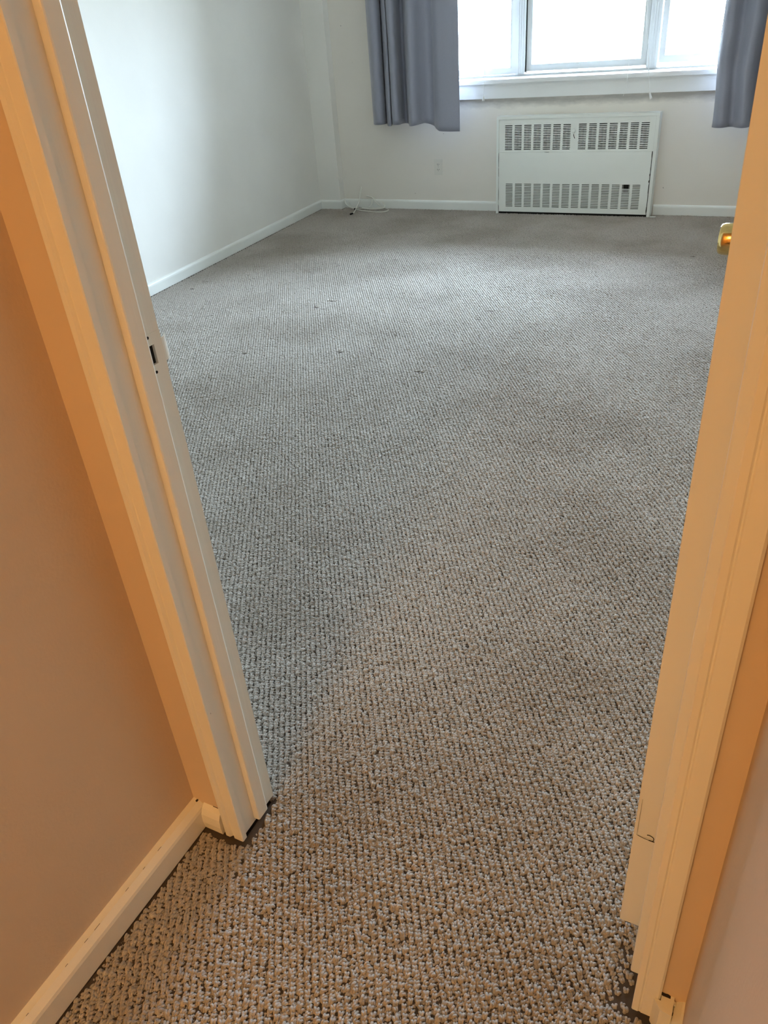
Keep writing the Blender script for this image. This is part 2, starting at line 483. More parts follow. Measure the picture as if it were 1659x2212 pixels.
# right: trim_2
t2 = tag(empty('trim_2'), kind='structure'); t2['label'] = 'right door frame with stop and narrow casing'
bm = boxbm(XJR, XJR + 0.015, 0.668, 0.7775, 0.004, DOORH); obj('jamb', bm, M_TRIM, t2, bevel=0.0012)
bm = bmesh.new(); prism(bm, stop_prof(XJR + 0.0004, -0.0175, 0.712, 0.741, -1), 0.024, DOORH - 0.013); obj('door_stop', bm, M_TRIM, t2)
cas = [(-0.005, 0.676), (-0.005, 0.6650), (-0.0035, 0.6638), (0.004, 0.6638), (0.006, 0.6655), (0.0075, 0.6655), (0.009, 0.6640), (0.028, 0.6640), (0.0310, 0.6665), (0.0310, 0.676)]
bm = bmesh.new(); prism(bm, cas, 0.010, CAS_H); obj('casing', bm, M_TRIM, t2)
bm = boxbm(0.004, 0.062, YR, YR + 0.012, 0.002, CAS_H); obj('room_casing', bm, M_TRIMR, t2, bevel=0.002)

# head: trim_3
t3 = tag(empty('trim_3'), kind='structure')
obj('jamb', boxbm(XJL - 0.06, XJR + 0.015, 0.668, 0.7775, DOORH, DOORH + 0.018), M_TRIM, t3)
obj('door_stop', boxbm(XJL - 0.045, XJR, 0.712, 0.741, DOORH - 0.0125, DOORH - 0.0001), M_TRIM, t3)
obj('casing', boxbm(XJL - 0.10, 0.031, 0.664, 0.676, CAS_H + 0.0005, CAS_H + 0.055), M_TRIM, t3, bevel=0.003)
obj('room_casing', boxbm(XJL - 0.11, 0.062, YR, YR + 0.012, CAS_H + 0.0005, CAS_H + 0.055), M_TRIMR, t3, bevel=0.003)

# ------------------------------------------------------------------ door (open into the bedroom, seen on its hinge edge)
door = tag(empty('door_1'), kind='structure'); door['label'] = 'white bedroom door standing open, seen on its hinge edge'
DX0, DX1, DY0, DY1 = -0.050, -0.0155, 0.790, 1.535
hz0, hz1 = 0.247, 0.331
# slab in pieces so the hinge leaf sits in a real recess of the edge
bm = bmesh.new()
us = [DX0, -0.0455, DX1]; vs = [0.022, hz0, hz1, 1.72, 1.80, 2.02]
holed(bm, us, vs, lambda i, j: i == 1 and j in (1, 3), lambda u, v, w: (u, DY0 + w, v), 0.003)
o = obj('edge_strip', bm, M_TRIM, door)
bm = boxbm(DX0, DX1, DY0 + 0.003, DY1, 0.022, 2.02); obj('door_slab', bm, M_TRIM, door)
for za, zb in ((hz0, hz1), (1.72, 1.80)):
    h = obj('hinge_leaf', boxbm(-0.0448, DX1 - 0.0006, DY0 + 0.0004, DY0 + 0.003, za + 0.0008, zb - 0.0008), M_TRIM, door, bevel=0.0004)
    bm = bmesh.new(); lathe(bm, [(0, 0.0052), (zb - za, 0.0052)], (DX1 + 0.0075, DY0 - 0.004, za), (0, 0, 1), 14)
    obj('hinge_knuckle', bm, M_TRIM, h, smooth=False)
# cracked paint at the lower corner of the hinge leaf: dark curl
bm = bmesh.new()
tube(bm, smooth_path([(-0.0440, DY0 - 0.0003, hz0 + 0.001), (-0.034, DY0 - 0.0003, hz0 - 0.0015), (-0.026, DY0 - 0.0003, hz0 - 0.002), (-0.0160, DY0 - 0.0003, hz0 - 0.002)], 4), [0.0004] * 8 + [0.0009] * 5, 6)
tube(bm, smooth_path([(-0.0275, DY0 - 0.0003, hz0 - 0.0025), (-0.0215, DY0 - 0.0003, hz0 - 0.001), (-0.0215, DY0 - 0.0003, hz0 + 0.006), (-0.027, DY0 - 0.0003, hz0 + 0.009), (-0.031, DY0 - 0.0003, hz0 + 0.0085)], 4), 0.0006, 6)
obj('paint_crack', bm, M_SOOT, door)
# knob on the bedroom-facing... left face of the open door
KY, KZ = 1.490, 0.954
def knob(s, x):
    bm = bmesh.new()
    prof = [(0.0, 0.030), (0.004, 0.031), (0.007, 0.029), (0.009, 0.012), (0.022, 0.0105), (0.026, 0.016), (0.030, 0.0225), (0.036, 0.0262),
            (0.044, 0.0268), (0.055, 0.0262), (0.0600, 0.0250), (0.0630, 0.0225), (0.0640, 0.012), (0.0635, 0.0)]
    lathe(bm, prof, (x, KY, KZ), (s, 0, 0), 32)
    k = obj('door_knob', bm, M_BRASS, door, smooth=True)
    k['label'] = 'polished brass knob'
knob(-1, DX0); knob(1, DX1)
obj('latch_plate', boxbm(-0.045, -0.020, DY1, DY1 + 0.001, KZ - 0.028, KZ + 0.028), M_BRASS, door)

# ------------------------------------------------------------------ baseboards
BP = [(0, 0.0), (0.0155, 0.0), (0.0155, 0.046), (0.0135, 0.052), (0.0035, 0.0605), (0, 0.062)]
BR = [(0, 0.0), (0.0150, 0.0), (0.0150, 0.052), (0.0135, 0.060), (0.0090, 0.067), (0.0, 0.071)]
def base(name, A, B, side, prof, mat, ca=0, cb=0, shear=None):
    bm = bmesh.new(); sweep(bm, prof, A, B, side, ca, cb)
    return struct(name, bm, mat, bevel=0.0012)
XB = -0.8335                 # hall baseboard stands off the leaning wall
P2 = [(-0.016, 0.0)] + [(o + 0.0, z) for o, z in BP[1:5]] + [(-0.016, 0.062)]
bm = bmesh.new(); sweep(bm, [(o - 0.001, z) for o, z in P2], (XB, YHB + 0.02), (XB, 0.6765), (1, 0), 0, 0)
hb = struct('baseboard_hall_left', bm, M_TRIM, bevel=0.001)
# lumpy painted return piece between corner and casing
bm = bmesh.new()
prof = [(0.0, 0.0), (0.0135, 0.0), (0.016, 0.020), (0.0145, 0.040), (0.009, 0.052), (0.002, 0.058), (0.0, 0.059)]
sweep(bm, prof, (-0.8195, 0.6765), (-0.7765, 0.6765), (0, -1), 0, 0)
obj('baseboard_return', bm, M_TRIM, hb, bevel=0.0015)
for k, (yy, ln) in enumerate(((0.555, .012), (0.515, .007), (0.470, .010), (0.395, .016), (0.372, .010), (0.330, .007), (0.18, .02), (0.25, .006))):
    obj('caulk_crack', boxbm(XB + 0.0022, XB + 0.0027, yy, yy + ln * 0.8, 0.0608, 0.0613), M_SOOT, hb)
obj('caulk_crack', boxbm(XB - 0.001, XB + 0.0025, 0.6700, 0.6745, 0.0600, 0.0625), M_SOOT, hb, bevel=0.0003)
obj('caulk_crack', boxbm(-0.797, -0.783, 0.6752, 0.6765, 0.0585, 0.0592), M_SOOT, hb, bevel=0.0003)
bm = bmesh.new()
prism(bm, [(0.0225, 0.6635), (0.0330, 0.6500), (0.0497, 0.6480), (0.0497, 0.6765), (0.0318, 0.6765), (0.0318, 0.6635)], 0.0, 0.066)
rb = struct('baseboard_hall_right', bm, M_TRIM, bevel=0.0015)
bm = bmesh.new(); sweep(bm, [(o, z * 1.06) for o, z in BP], (XHR, YHB + 0.02), (XHR, 0.6765), (-1, 0)); obj('baseboard_run', bm, M_TRIM, rb, bevel=0.001)
off = nrm * -1
base('baseboard_left', LW0 + d * 0.02, LW0 + d * ((6.20 - LW0.y) / d.y - 0.002), off, BR, M_TRIMR, 0, 0.1)
base('baseboard_chase', (-3.785, 6.20), (-3.585, 6.20), (0, -1), BR, M_TRIMR, 0, -1.0)
base('baseboard_chase_side', (-3.585, 6.20), (-3.585, YF), (1, 0), BR, M_TRIMR, -1.0, 1.0)
base('baseboard_window_left', (-3.585, YF), (-2.158, YF), (0, -1), BR, M_TRIMR, 1.0, 0)
base('baseboard_window_right', (-0.966, YF), (XRR, YF), (0, -1), BR, M_TRIMR)
base('baseboard_right', (XRR, YF - 0.02), (XRR, YR + 0.02), (-1, 0), BR, M_TRIMR)

# broken plaster and chipped paint above the right hall baseboard
def ragged(name, cx, cz, w, h, y, mat, n=14, tilt=-0.35, seed=1):
    r = random.Random(seed); bm = bmesh.new(); ring0 = []; ring1 = []
    for k in range(n):
        a = 2 * math.pi * k / n; q = 1 + r.uniform(-0.3, 0.3)
        dx = math.cos(a) * w * q; dz = math.sin(a) * h * q
        X = cx + dx * math.cos(tilt) - dz * math.sin(tilt); Z = cz + dx * math.sin(tilt) + dz * math.cos(tilt)
        ring0.append(bm.verts.new((X, y, Z))); ring1.append(bm.verts.new((X, y + 0.004, Z)))
    bm.faces.new(ring0); bm.faces.new(ring1[::-1])
    for k in range(n): bm.faces.new((ring0[k], ring0[(k + 1) % n], ring1[(k + 1) % n], ring1[k]))
    return obj(name, bm, mat)
wd = bpy.data.objects['wall_doorway']
for nm, a in (('plaster_hole', (0.0400, 0.0640, 0.0085, 0.0040, YH - 0.0045, M_SOOT, 14, -0.45, 3)),
              ('plaster_hole', (0.0530, 0.0520, 0.0065, 0.0030, YH - 0.020, M_SOOT, 12, -0.5, 8)),
              ('plaster_crumb', (0.0490, 0.0600, 0.005, 0.0035, YH - 0.0075, M_TRIM, 9, -0.2, 4)),
              ('plaster_hole', (0.0585, 0.0500, 0.004, 0.0020, YH - 0.012, M_SOOT, 9, 0.5, 5))):
    o = ragged(nm, *a); o.parent = wd

# ------------------------------------------------------------------ radiator cover
rad = tag(empty('radiator_cover'), 'white painted metal radiator cover with two slotted grilles under the window', 'radiator')
RXL, RXR, RY, RZ = -2.156, -0.972, 6.188, 0.690
# shell: top, two sides with a rolled front edge
def rad_side(x0, x1):
    bm = boxbm(x0, x1, RY - 0.004, YF - 0.001, 0.0, RZ - 0.0205); obj('side_panel', bm, M_RAD, rad, bevel=0.003)
rad_side(RXL, RXL + 0.018); rad_side(RXR - 0.022, RXR)
obj('top_panel', boxbm(RXL, RXR, RY - 0.004, YF - 0.001, RZ - 0.020, RZ), M_RAD, rad, bevel=0.006)
W = 0.0555
ucols = [-2.089 + 0.0738 * k for k in range(7)] + [-1.531 + 0.0733 * k for k in range(7)]
lcols = [-2.077 + 0.0742 * k for k in range(14)]
def grille(name, x0, x1, z0, z1, cols, zt, zb, y, extra=None, slot=0.0062):
    n = 15; pitch = (zt - zb - slot) / (n - 1)
    us = [x0]
    for c in cols: us += [c, c + W]
    us.append(x1)
    vs = [z0]
    for k in range(n):
        vs += [zb + k * pitch, zb + k * pitch + slot]
    vs.append(z1)
    def hole(i, j):
        if i % 2 == 1 and j % 2 == 1: return True
        return bool(extra and extra(i, j))
    jit = {}
    def place(u, v, w):
        # hand-struck slots: a hair of unevenness
        key = (round(u, 4), round(v, 4))
        if key not in jit:
            inner = z0 < v < z1 and x0 < u < x1
            jit[key] = (random.uniform(-.0010, .0010), random.uniform(-.0005, .0005)) if inner else (0, 0)
        a, b = jit[key]
        return (u + a, y + w, v + b)
    bm = bmesh.new(); holed(bm, us, vs, hole, place, 0.0015)
    return obj(name, bm, M_RAD, rad)
grille('upper_grille', RXL + 0.019, RXR - 0.023, 0.4445, RZ - 0.021, ucols, 0.630, 0.461, RY)
lp = grille('lower_grille', RXL + 0.021, RXR - 0.027, 0.016, 0.4415, lcols, 0.222, 0.054, RY - 0.005,
            extra=lambda i, j: i == 25 and j in (26, 28, 30 - 0) and j != 30)
obj('panel_edge', boxbm(RXL + 0.021, RXR - 0.027, RY - 0.0035, RY + 0.004, 0.4405, 0.4440), M_RAD, rad)
# what shows through the slots
obj('interior_back', boxbm(RXL + 0.018, RXR - 0.022, YF - 0.012, YF - 0.004, 0.02, RZ - 0.02), M_INNER, rad)
obj('lower_baffle', boxbm(RXL + 0.03, RXR - 0.035, RY + 0.012, RY + 0.014, 0.045, 0.235), M_FIN, rad)
obj('torn_slot_shade', boxbm(-1.178, -1.142, RY + 0.008, RY + 0.010, 0.168, 0.224), M_DARK, rad)  # dark plate behind the torn slot, standing in for shade within
bm = bmesh.new()
for k in range(40):
    x = -2.10 + k * 0.0275
    box(bm, x, x + 0.002, RY + 0.03, RY + 0.075, 0.46, 0.60)
fo = obj('heating_fins', bm, M_FIN, rad); fo['kind'] = 'stuff'
# damper knob
bm = bmesh.new(); lathe(bm, [(0, 0.004), (0.006, 0.004), (0.007, 0.013), (0.014, 0.0145), (0.018, 0.012), (0.019, 0.0)], (-1.565, RY, 0.585), (0, -1, 0), 20)
obj('damper_knob', bm, M_RAD, rad, smooth=True)
bm = bmesh.new()
tube(bm, smooth_path([(-1.567, RY - 0.0005, 0.563), (-1.564, RY - 0.0005, 0.549), (-1.558, RY - 0.0005, 0.534)], 4), 0.0022, 6)
obj('damper_slot', bm, M_DARK, rad)
# flaked paint and gap marks along the panel edges
for k, (x, z, w, h) in enumerate([(-0.9990, 0.425, .0014, .020), (-0.9975, 0.330, .0022, .013), (-0.9985, 0.288, .0024, .008), (-1.0000, 0.245, .0024, .009), (-0.9990, 0.19, .0010, .03),
                                  (-0.9985, 0.045, .0026, .022), (-2.1365, 0.385, .0016, .045), (-2.1360, 0.30, .0012, .03), (-2.135, 0.14, .0012, .05), (-2.1355, 0.04, .0018, .03), (-1.76, 0.4435, .018, .0012)]):
    o = ragged('paint_flake', x, z, w, h, RY - 0.0058, M_SOOT, 10, 0.0, 30 + k); o.parent = rad
    if k < 10:
        for v in o.data.vertices: v.co.y -= 0.0004
obj('toe_gap', boxbm(RXL + 0.02, RXR - 0.024, RY + 0.004, RY + 0.01, 0.0, 0.016), M_DARK, rad)

# ------------------------------------------------------------------ wall outlet
out = tag(empty('wall_outlet'), 'white duplex power outlet low on the wall between curtain and radiator', 'outlet')
ox0, ox1, oz0, oz1 = -2.719, -2.647, 0.267, 0.386
oy = YF - 0.0055
obj('cover_plate', boxbm(ox0, ox1, oy, YF - 0.0005, oz0, oz1), M_PLATE, out, bevel=0.002)
ocx = (ox0 + ox1) / 2
for zc in (oz0 + 0.040, oz1 - 0.040):
    bm = bmesh.new(); pr = []
    for k in range(16):
        a = 2 * math.pi * k / 16
        pr.append((0.0170 * math.cos(a), max(-0.0125, min(0.0125, 0.0170 * math.sin(a)))))
    f0 = [bm.verts.new((ocx + x, oy - 0.0015, zc + z)) for x, z in pr]; f1 = [bm.verts.new((ocx + x, oy + 0.001, zc + z)) for x, z in pr]
    bm.faces.new(f0); bm.faces.new(f1[::-1])
    for k in range(16): bm.faces.new((f0[k], f0[(k + 1) % 16], f1[(k + 1) % 16], f1[k]))
    r = obj('socket', bm, M_PLATE, out)
    for dx, h in ((-0.0064, 0.0050), (0.0064, 0.0042)):
        obj('slot', boxbm(ocx + dx - 0.0014, ocx + dx + 0.0014, oy - 0.0018, oy - 0.0013, zc - h + 0.002, zc + h + 0.002), M_DARK, r)
    bm = bmesh.new(); lathe(bm, [(0, 0.0022), (0.0004, 0.0022)], (ocx, oy - 0.0014, zc - 0.0080), (0, -1, 0), 10); obj('ground_hole', bm, M_DARK, r)
bm = bmesh.new(); lathe(bm, [(0, 0.003), (0.0012, 0.0025)], (ocx, oy, (oz0 + oz1) / 2), (0, -1, 0), 12); obj('screw', bm, M_STEEL, out)

# ------------------------------------------------------------------ curtains
def curtain(name, prof, ztop, zb, label, wig, mat=M_CURT):
    """prof: (x, y) polyline of the hanging cloth; zb(t): hem height along it"""
    root = tag(empty(name), label, 'curtain', 'blue-grey curtains at the window')
    def deep(x, y):
        yy = 6.120 + (y - 6.150) * 1.65
        return (x * yy / 6.15, yy, 0)
    P = smooth_path([deep(x, y) for x, y in prof], 7)
    n = len(P); nz = 40; T = 0.0016
    bm = bmesh.new(); front = []; back = []
    for j in range(nz + 1):
        s = j / nz
        fr, bk = [], []
        for i, p in enumerate(P):
            t = i / (n - 1); z = zb(t) + (ztop - zb(t)) * s
            a = P[max(i - 1, 0)]; b = P[min(i + 1, n - 1)]; tg = (b - a).normalized(); nn = Vector((tg.y, -tg.x, 0))
            dx, dy = wig(t, z)
            q = Vector((p.x + dx, 6.12 + (p.y - 6.12) * (1 - 0.2 * s) + dy, z))
            fr.append(bm.verts.new(q + nn * T)); bk.append(bm.verts.new(q - nn * T))
        front.append(fr); back.append(bk)
    for j in range(nz):
        for i in range(n - 1):
            bm.faces.new((front[j][i], front[j][i + 1], front[j + 1][i + 1], front[j + 1][i]))
            bm.faces.new((back[j][i], back[j + 1][i], back[j + 1][i + 1], back[j][i + 1]))
        for i in (0, n - 1):
            bm.faces.new((front[j][i], front[j + 1][i], back[j + 1][i], back[j][i]))
    for j in (0, nz):
        for i in range(n - 1):
            bm.faces.new((front[j][i], front[j][i + 1], back[j][i + 1], back[j][i]))
    obj('cloth', bm, mat, root, smooth=True)
    # rings
    for k in range(5):
        x = P[0].x + (P[-1].x - P[0].x) * (k + 0.5) / 5
        bm = bmesh.new(); ring = [(x, 6.15 + 0.018 * math.cos(a), ztop + 0.008 + 0.018 * math.sin(a)) for a in (2 * math.pi * q / 16 for q in range(17))]
        tube(bm, ring, 0.002, 6, caps=False); obj('ring', bm, M_STEEL, root)
    return root
profL = [(-3.180, 6.175), (-3.168, 6.135), (-3.140, 6.118), (-3.100, 6.128), (-3.072, 6.165), (-3.066, 6.205), (-3.058, 6.200), (-3.056, 6.150),
         (-3.046, 6.122), (-3.026, 6.122), (-3.018, 6.165), (-3.014, 6.160), (-3.010, 6.112), (-2.990, 6.098), (-2.955, 6.112), (-2.925, 6.170), (-2.900, 6.208),
         (-2.872, 6.205), (-2.866, 6.140), (-2.858, 6.100), (-2.835, 6.090), (-2.800, 6.105), (-2.755, 6.142), (-2.700, 6.168), (-2.655, 6.165),
         (-2.635, 6.140), (-2.600, 6.128), (-2.520, 6.128), (-2.440, 6.140)]
def zbL(t): return 0.662 - 0.050 * max(0.0, min(1.0, (t - 0.80) / 0.12)) + 0.006 * math.sin(t * 17)
def wigL(t, z):
    s = (z - 0.65) / 1.6
    return (0.004 * math.sin(5 * z + 9 * t) * s - 0.02 * s * (1 - t) * (1 if z > 0.9 else 0.0) * 0 + 0.0, 0.006 * math.sin(3.1 * z + 14 * t) * (0.3 + s))
curtain('window_curtain', profL, 2.26, zbL, 'blue-grey curtain with deep folds hanging left of the window', wigL)
profR = [(-0.622, 6.150), (-0.600, 6.128), (-0.570, 6.122), (-0.545, 6.132), (-0.520, 6.150), (-0.495, 6.148), (-0.465, 6.118), (-0.440, 6.106), (-0.410, 6.118),
         (-0.385, 6.155), (-0.365, 6.190), (-0.340, 6.165), (-0.310, 6.120), (-0.270, 6.112), (-0.235, 6.150), (-0.205, 6.190), (-0.170, 6.140), (-0.130, 6.115), (-0.08, 6.14)]
def wigR(t, z):
    s = max(0.0, min(1.0, (z - 0.6) / 0.5))
    return (-0.022 * s + 0.004 * math.sin(11 * z + 2 * t), 0.012 * math.sin(9 * z + 12 * t) * s + 0.010 * math.sin(23 * z - 8 * t) * s * math.exp(-((t - 0.12) / 0.12) ** 2))
curtain('window_curtain', profR, 2.26, lambda t: 0.598, 'shiny blue-grey curtain right of the window, half behind the door edge', wigR)
rod = tag(empty('curtain_rod'), 'metal curtain rod above the window carrying both curtains', 'curtain rod')
bm = bmesh.new(); tube(bm, [(-3.35, 6.15, 2.286), (0.1, 6.15, 2.286)], 0.0095, 12); obj('pole', bm, M_STEEL, rod)
for x in (-3.30, -1.6, 0.04):
    bm = bmesh.new(); box(bm, x - 0.006, x + 0.006, 6.15, YF, 2.270, 2.276); box(bm, x - 0.015, x + 0.015, YF - 0.004, YF, 2.24, 2.31); obj('bracket', bm, M_STEEL, rod)
for x, s in ((-3.35, -1), (0.1, 1)):
    bm = bmesh.new(); lathe(bm, [(0, 0.010), (0.006, 0.016), (0.018, 0.020), (0.030, 0.014), (0.035, 0.0)], (x, 6.15, 2.286), (s, 0, 0), 16); obj('finial', bm, M_STEEL, rod, smooth=True)

# ------------------------------------------------------------------ raised blind and its cords
blind = tag(empty('window_blind'), 'white slatted blind drawn up to the top of the window recess', 'blind')
obj('headrail', boxbm(WX0 + 0.02, WX1 - 0.02, 6.30, 6.35, WZ1 - 0.045, WZ1 - 0.004), M_SILL, blind, bevel=0.003)
for k in range(14):
    z = WZ1 - 0.052 - 0.005 * k
    obj('slat', boxbm(WX0 + 0.03, WX1 - 0.03, 6.303, 6.347, z - 0.0013, z + 0.0013), M_SILL, blind)
obj('bottom_rail', boxbm(WX0 + 0.03, WX1 - 0.03, 6.303, 6.347, WZ1 - 0.137, WZ1 - 0.122), M_SILL, blind, bevel=0.003)
def cord(pts, label, tassel=None, r=0.0022):
    root = tag(empty('blind_cord'), label, 'cord', 'white blind cords in front of the window')
    bm = bmesh.new(); tube(bm, smooth_path(pts, 6), r, 6); obj('cord', bm, M_CORD, root)
    if tassel:
        p, q = Vector(tassel[0]), Vector(tassel[1]); L = (q - p).length
        bm = bmesh.new(); lathe(bm, [(0, 0.003), (L * 0.15, 0.0055), (L * 0.8, 0.0085), (L * 0.97, 0.0088), (L, 0.006)], p, q - p, 14)
        obj('tassel', bm, M_CORD, root, smooth=True)
cord([(-2.27, 6.30, WZ1 - 0.02), (-2.268, 6.24, 1.55), (-2.266, 6.215, 1.0), (-2.266, 6.205, 0.838)], 'white blind cord with tassel hanging beside the left curtain',
     ((-2.266, 6.205, 0.840), (-2.270, 6.203, 0.797)))
cord([(-1.215, 6.30, WZ1 - 0.02), (-1.218, 6.24, 1.5), (-1.221, 6.212, 1.0), (-1.222, 6.206, 0.90), (-1.226, 6.204, 0.84), (-1.238, 6.203, 0.797)],
     'thin white blind cord with a bare curled end near the second mullion', r=0.0016)
cord([(-1.16, 6.30, WZ1 - 0.02), (-1.138, 6.23, 1.40), (-1.122, 6.215, 1.20), (-1.103, 6.21, 1.10), (-1.085, 6.206, 0.97), (-1.070, 6.203, 0.87), (-1.062, 6.202, 0.815)],
     'white blind cord with tassel crossing the second window mullion', ((-1.062, 6.202, 0.817), (-1.046, 6.200, 0.772)), r=0.0026)

# ------------------------------------------------------------------ coaxial cable in the corner
cab = tag(empty('coiled_cable'), 'white coiled cable lying on the carpet in the far left corner', 'cable')
def cable(pts, r=0.0042):
    bm = bmesh.new(); tube(bm, smooth_path(pts, 8), r, 8); obj('cable', bm, M_CABLE, cab, smooth=True)
cable([(-3.392, 6.245, 0.175), (-3.400, 6.225, 0.115), (-3.400, 6.19, 0.060), (-3.392, 6.13, 0.030), (-3.372, 6.06, 0.014), (-3.350, 5.985, 0.010)])
cable([(-3.545, 6.21, 0.080), (-3.535, 6.20, 0.045), (-3.490, 6.185, 0.020), (-3.430, 6.165, 0.010), (-3.360, 6.130, 0.008), (-3.270, 6.098, 0.008), (-3.190, 6.078, 0.008),
       (-3.120, 6.090, 0.008), (-3.098, 6.150, 0.009), (-3.150, 6.205, 0.012), (-3.215, 6.225, 0.028), (-3.262, 6.235, 0.060), (-3.300, 6.25, 0.090), (-3.350, 6.256, 0.100)])
cable([(-3.500, 6.20, 0.055), (-3.488, 6.19, 0.030), (-3.440, 6.180, 0.012), (-3.360, 6.160, 0.018), (-3.280, 6.140, 0.018), (-3.215, 6.150, 0.018),
       (-3.160, 6.180, 0.020), (-3.165, 6.215, 0.036), (-3.190, 6.225, 0.060)])
cable([(-3.300, 6.250, 0.070), (-3.298, 6.235, 0.040), (-3.315, 6.215, 0.016), (-3.345, 6.205, 0.012), (-3.385, 6.205, 0.010)])
cable([(-3.345, 6.230, 0.008), (-3.270, 6.225, 0.009), (-3.190, 6.220, 0.014)])
cable([(-3.360, 6.257, 0.098), (-3.320, 6.262, 0.094), (-3.285, 6.262, 0.082), (-3.262, 6.250, 0.060)], 0.003)
for p, q in (((-3.351, 5.987, 0.0102), (-3.362, 5.955, 0.010)), ((-3.380, 6.205, 0.0105), (-3.412, 6.200, 0.010)), ((-3.405, 6.160, 0.012), (-3.428, 6.148, 0.012))):
    bm = bmesh.new(); v = Vector(q) - Vector(p); L = v.length
    lathe(bm, [(0, 0.005), (L * 0.3, 0.0065), (L * 0.7, 0.0075), (L, 0.006)], p, v, 8); k = obj('connector', bm, M_DARK, cab); k['label'] = 'dark cable end fitting'

chip = ragged('paint_chip', 0, 0, 0.020, 0.009, 0, M_TRIMR, 11, 0.0, 77)
for v in chip.data.vertices: v.co = Vector((-0.945 + v.co.x, 6.165 + v.co.z, 0.004 + v.co.y * 1.5))
tag(chip, 'white paint chip on the carpet at the right foot of the radiator cover', 'paint chip')

# ------------------------------------------------------------------ hall lamp (behind and above the camera)
lamp = tag(empty('ceiling_lamp'), 'larger warm lit dome lamp far down the hall ceiling', 'lamp')
LX, LY = -0.42, -2.60
bm = bmesh.new(); lathe(bm, [(0, 0.28), (0.02, 0.28), (0.022, 0.24), (0.022, 0.0)], (LX, LY, HC - 0.0005), (0, 0, -1), 32); obj('base_plate', bm, M_BRASS, lamp)
bm = bmesh.new(); lathe(bm, [(0.022, 0.265), (0.06, 0.255), (0.095, 0.20), (0.118, 0.11), (0.125, 0.0)], (LX, LY, HC), (0, 0, -1), 32); obj('glass_dome', bm, M_LAMP, lamp, smooth=True)
added_lamp = tag(empty('ceiling_lamp'), 'added smaller warm dome lamp on the hall ceiling, softens the shadow edges', 'lamp')  # invented second lamp, there to soften the shadow edge on the carpet
LX, LY = -0.34, -1.35
bm = bmesh.new(); lathe(bm, [(0, 0.17), (0.02, 0.17), (0.022, 0.15), (0.022, 0.0)], (LX, LY, HC - 0.0005), (0, 0, -1), 32); obj('base_plate', bm, M_BRASS, added_lamp)
bm = bmesh.new(); lathe(bm, [(0.022, 0.16), (0.05, 0.154), (0.075, 0.12), (0.095, 0.065), (0.10, 0.0)], (LX, LY, HC), (0, 0, -1), 32); obj('glass_dome', bm, M_LAMP, added_lamp, smooth=True)

# ------------------------------------------------------------------ carpet
carpet = tag(empty('carpet'), 'beige-grey looped wall-to-wall carpet covering hall and bedroom floor', 'carpet')
bm = bmesh.new()
prism(bm, [(LW0.x + 0.003, YR + 0.002), (XRR - 0.002, YR + 0.002), (XRR - 0.002, YF - 0.002), (-3.583, YF - 0.002), (-3.583, 6.198), (LW1.x + 0.012, 6.198)], -0.0118, -0.0045)
prism(bm, [(XHL + 0.002, YHB + 0.002), (XHR - 0.002, YHB + 0.002), (XHR - 0.002, YH - 0.002), (XHL + 0.002, YH - 0.002)], -0.0118, -0.0045)
box(bm, XJL + 0.001, XJR - 0.001, YH - 0.003, YR + 0.003, -0.0118, -0.0046)
obj('carpet_backing', bm, M_BACK, carpet)
rib = np.array([-0.53, 0.848]); rib /= np.linalg.norm(rib); rn = np.array([rib[1], -rib[0]])
PITCH, STEP = 0.0125, 0.0078
ii, jj = np.meshgrid(np.arange(-620, 620), np.arange(-900, 900), indexing='ij')
ii = ii.ravel(); jj = jj.ravel()
P = ii[:, None] * PITCH * rn + (jj + 0.5 * (ii % 2))[:, None] * STEP * rib + np.array([-1.5, 2.5])
nf = len(P)
P = np.concatenate([P, P + 0.5 * PITCH * rn + 0.3 * STEP * rib])      # low loops that fill the furrows
low = np.zeros(2 * nf, bool); low[nf:] = True
P = P + rng.normal(0, 0.0010, P.shape)
x, y = P[:, 0], P[:, 1]
lw = LW0.x + (y - LW0.y) * (LW1.x - LW0.x) / (LW1.y - LW0.y) + 0.020
room = (y > 0.772) & (y < YF - 0.017) & (x > lw) & (x < XRR - 0.02) & ~((y > 6.182) & (x < -3.565)) & ~((y > 6.195) & (x > -2.15) & (x < -0.98))
hall = (y > -0.9) & (y < 0.656) & (x > XB + 0.0185) & (x < XHR - 0.0165)
gap = (y >= 0.650) & (y <= 0.78) & (x > XJL + 0.014) & (x < -0.012)
bald = ((x > -0.045) & (x < 0.0) & (y > 0.655) & (y < 0.765)) | ((x < XJL + 0.022) & (y > 0.655) & (y < 0.72)) \
    | ((x > -0.79) & (x < -0.745) & (y > 0.650)  & (y < 0.665)) | ((y > 6.20) & (x > -3.50) & (x < -3.27))
flat = bald.copy(); bald &= rng.random(len(x)) < 0.25
keep = (room | hall | gap) & ~bald
for cx_, cy_, a, b in ((-3.335, 3.80, .022, .012), (-3.355, 3.96, .020, .012), (-2.312, 2.92, .022, .010), (-2.314, 3.784, .032, .010), (-2.34, 3.655, .016, .01), (-1.853, 3.066, .022, .010),
                       (-1.373, 3.686, .018, .010), (-1.366, 3.829, .022, .010), (-1.378, 2.944, .026, .010), (-2.339, 4.703, .020, .012), (-0.525, 5.138, .018, .010), (-2.30, 4.20, .014, .008)):
    keep &= (((x - cx_) / a) ** 2 + ((y - cy_) / b) ** 2) > 1
P = P[keep]; low = low[keep]; flat = flat[keep]; n = len(P)
me = bpy.data.meshes.new('loop_pile'); me.vertices.add(n)
co = np.zeros((n, 3), np.float32); co[:, :2] = P; co[:, 2] = -0.0052 + rng.normal(0, 0.0004, n) - 0.0031 * low - 0.0030 * flat
me.vertices.foreach_set('co', co.ravel())
rot = np.zeros((n, 3), np.float32)
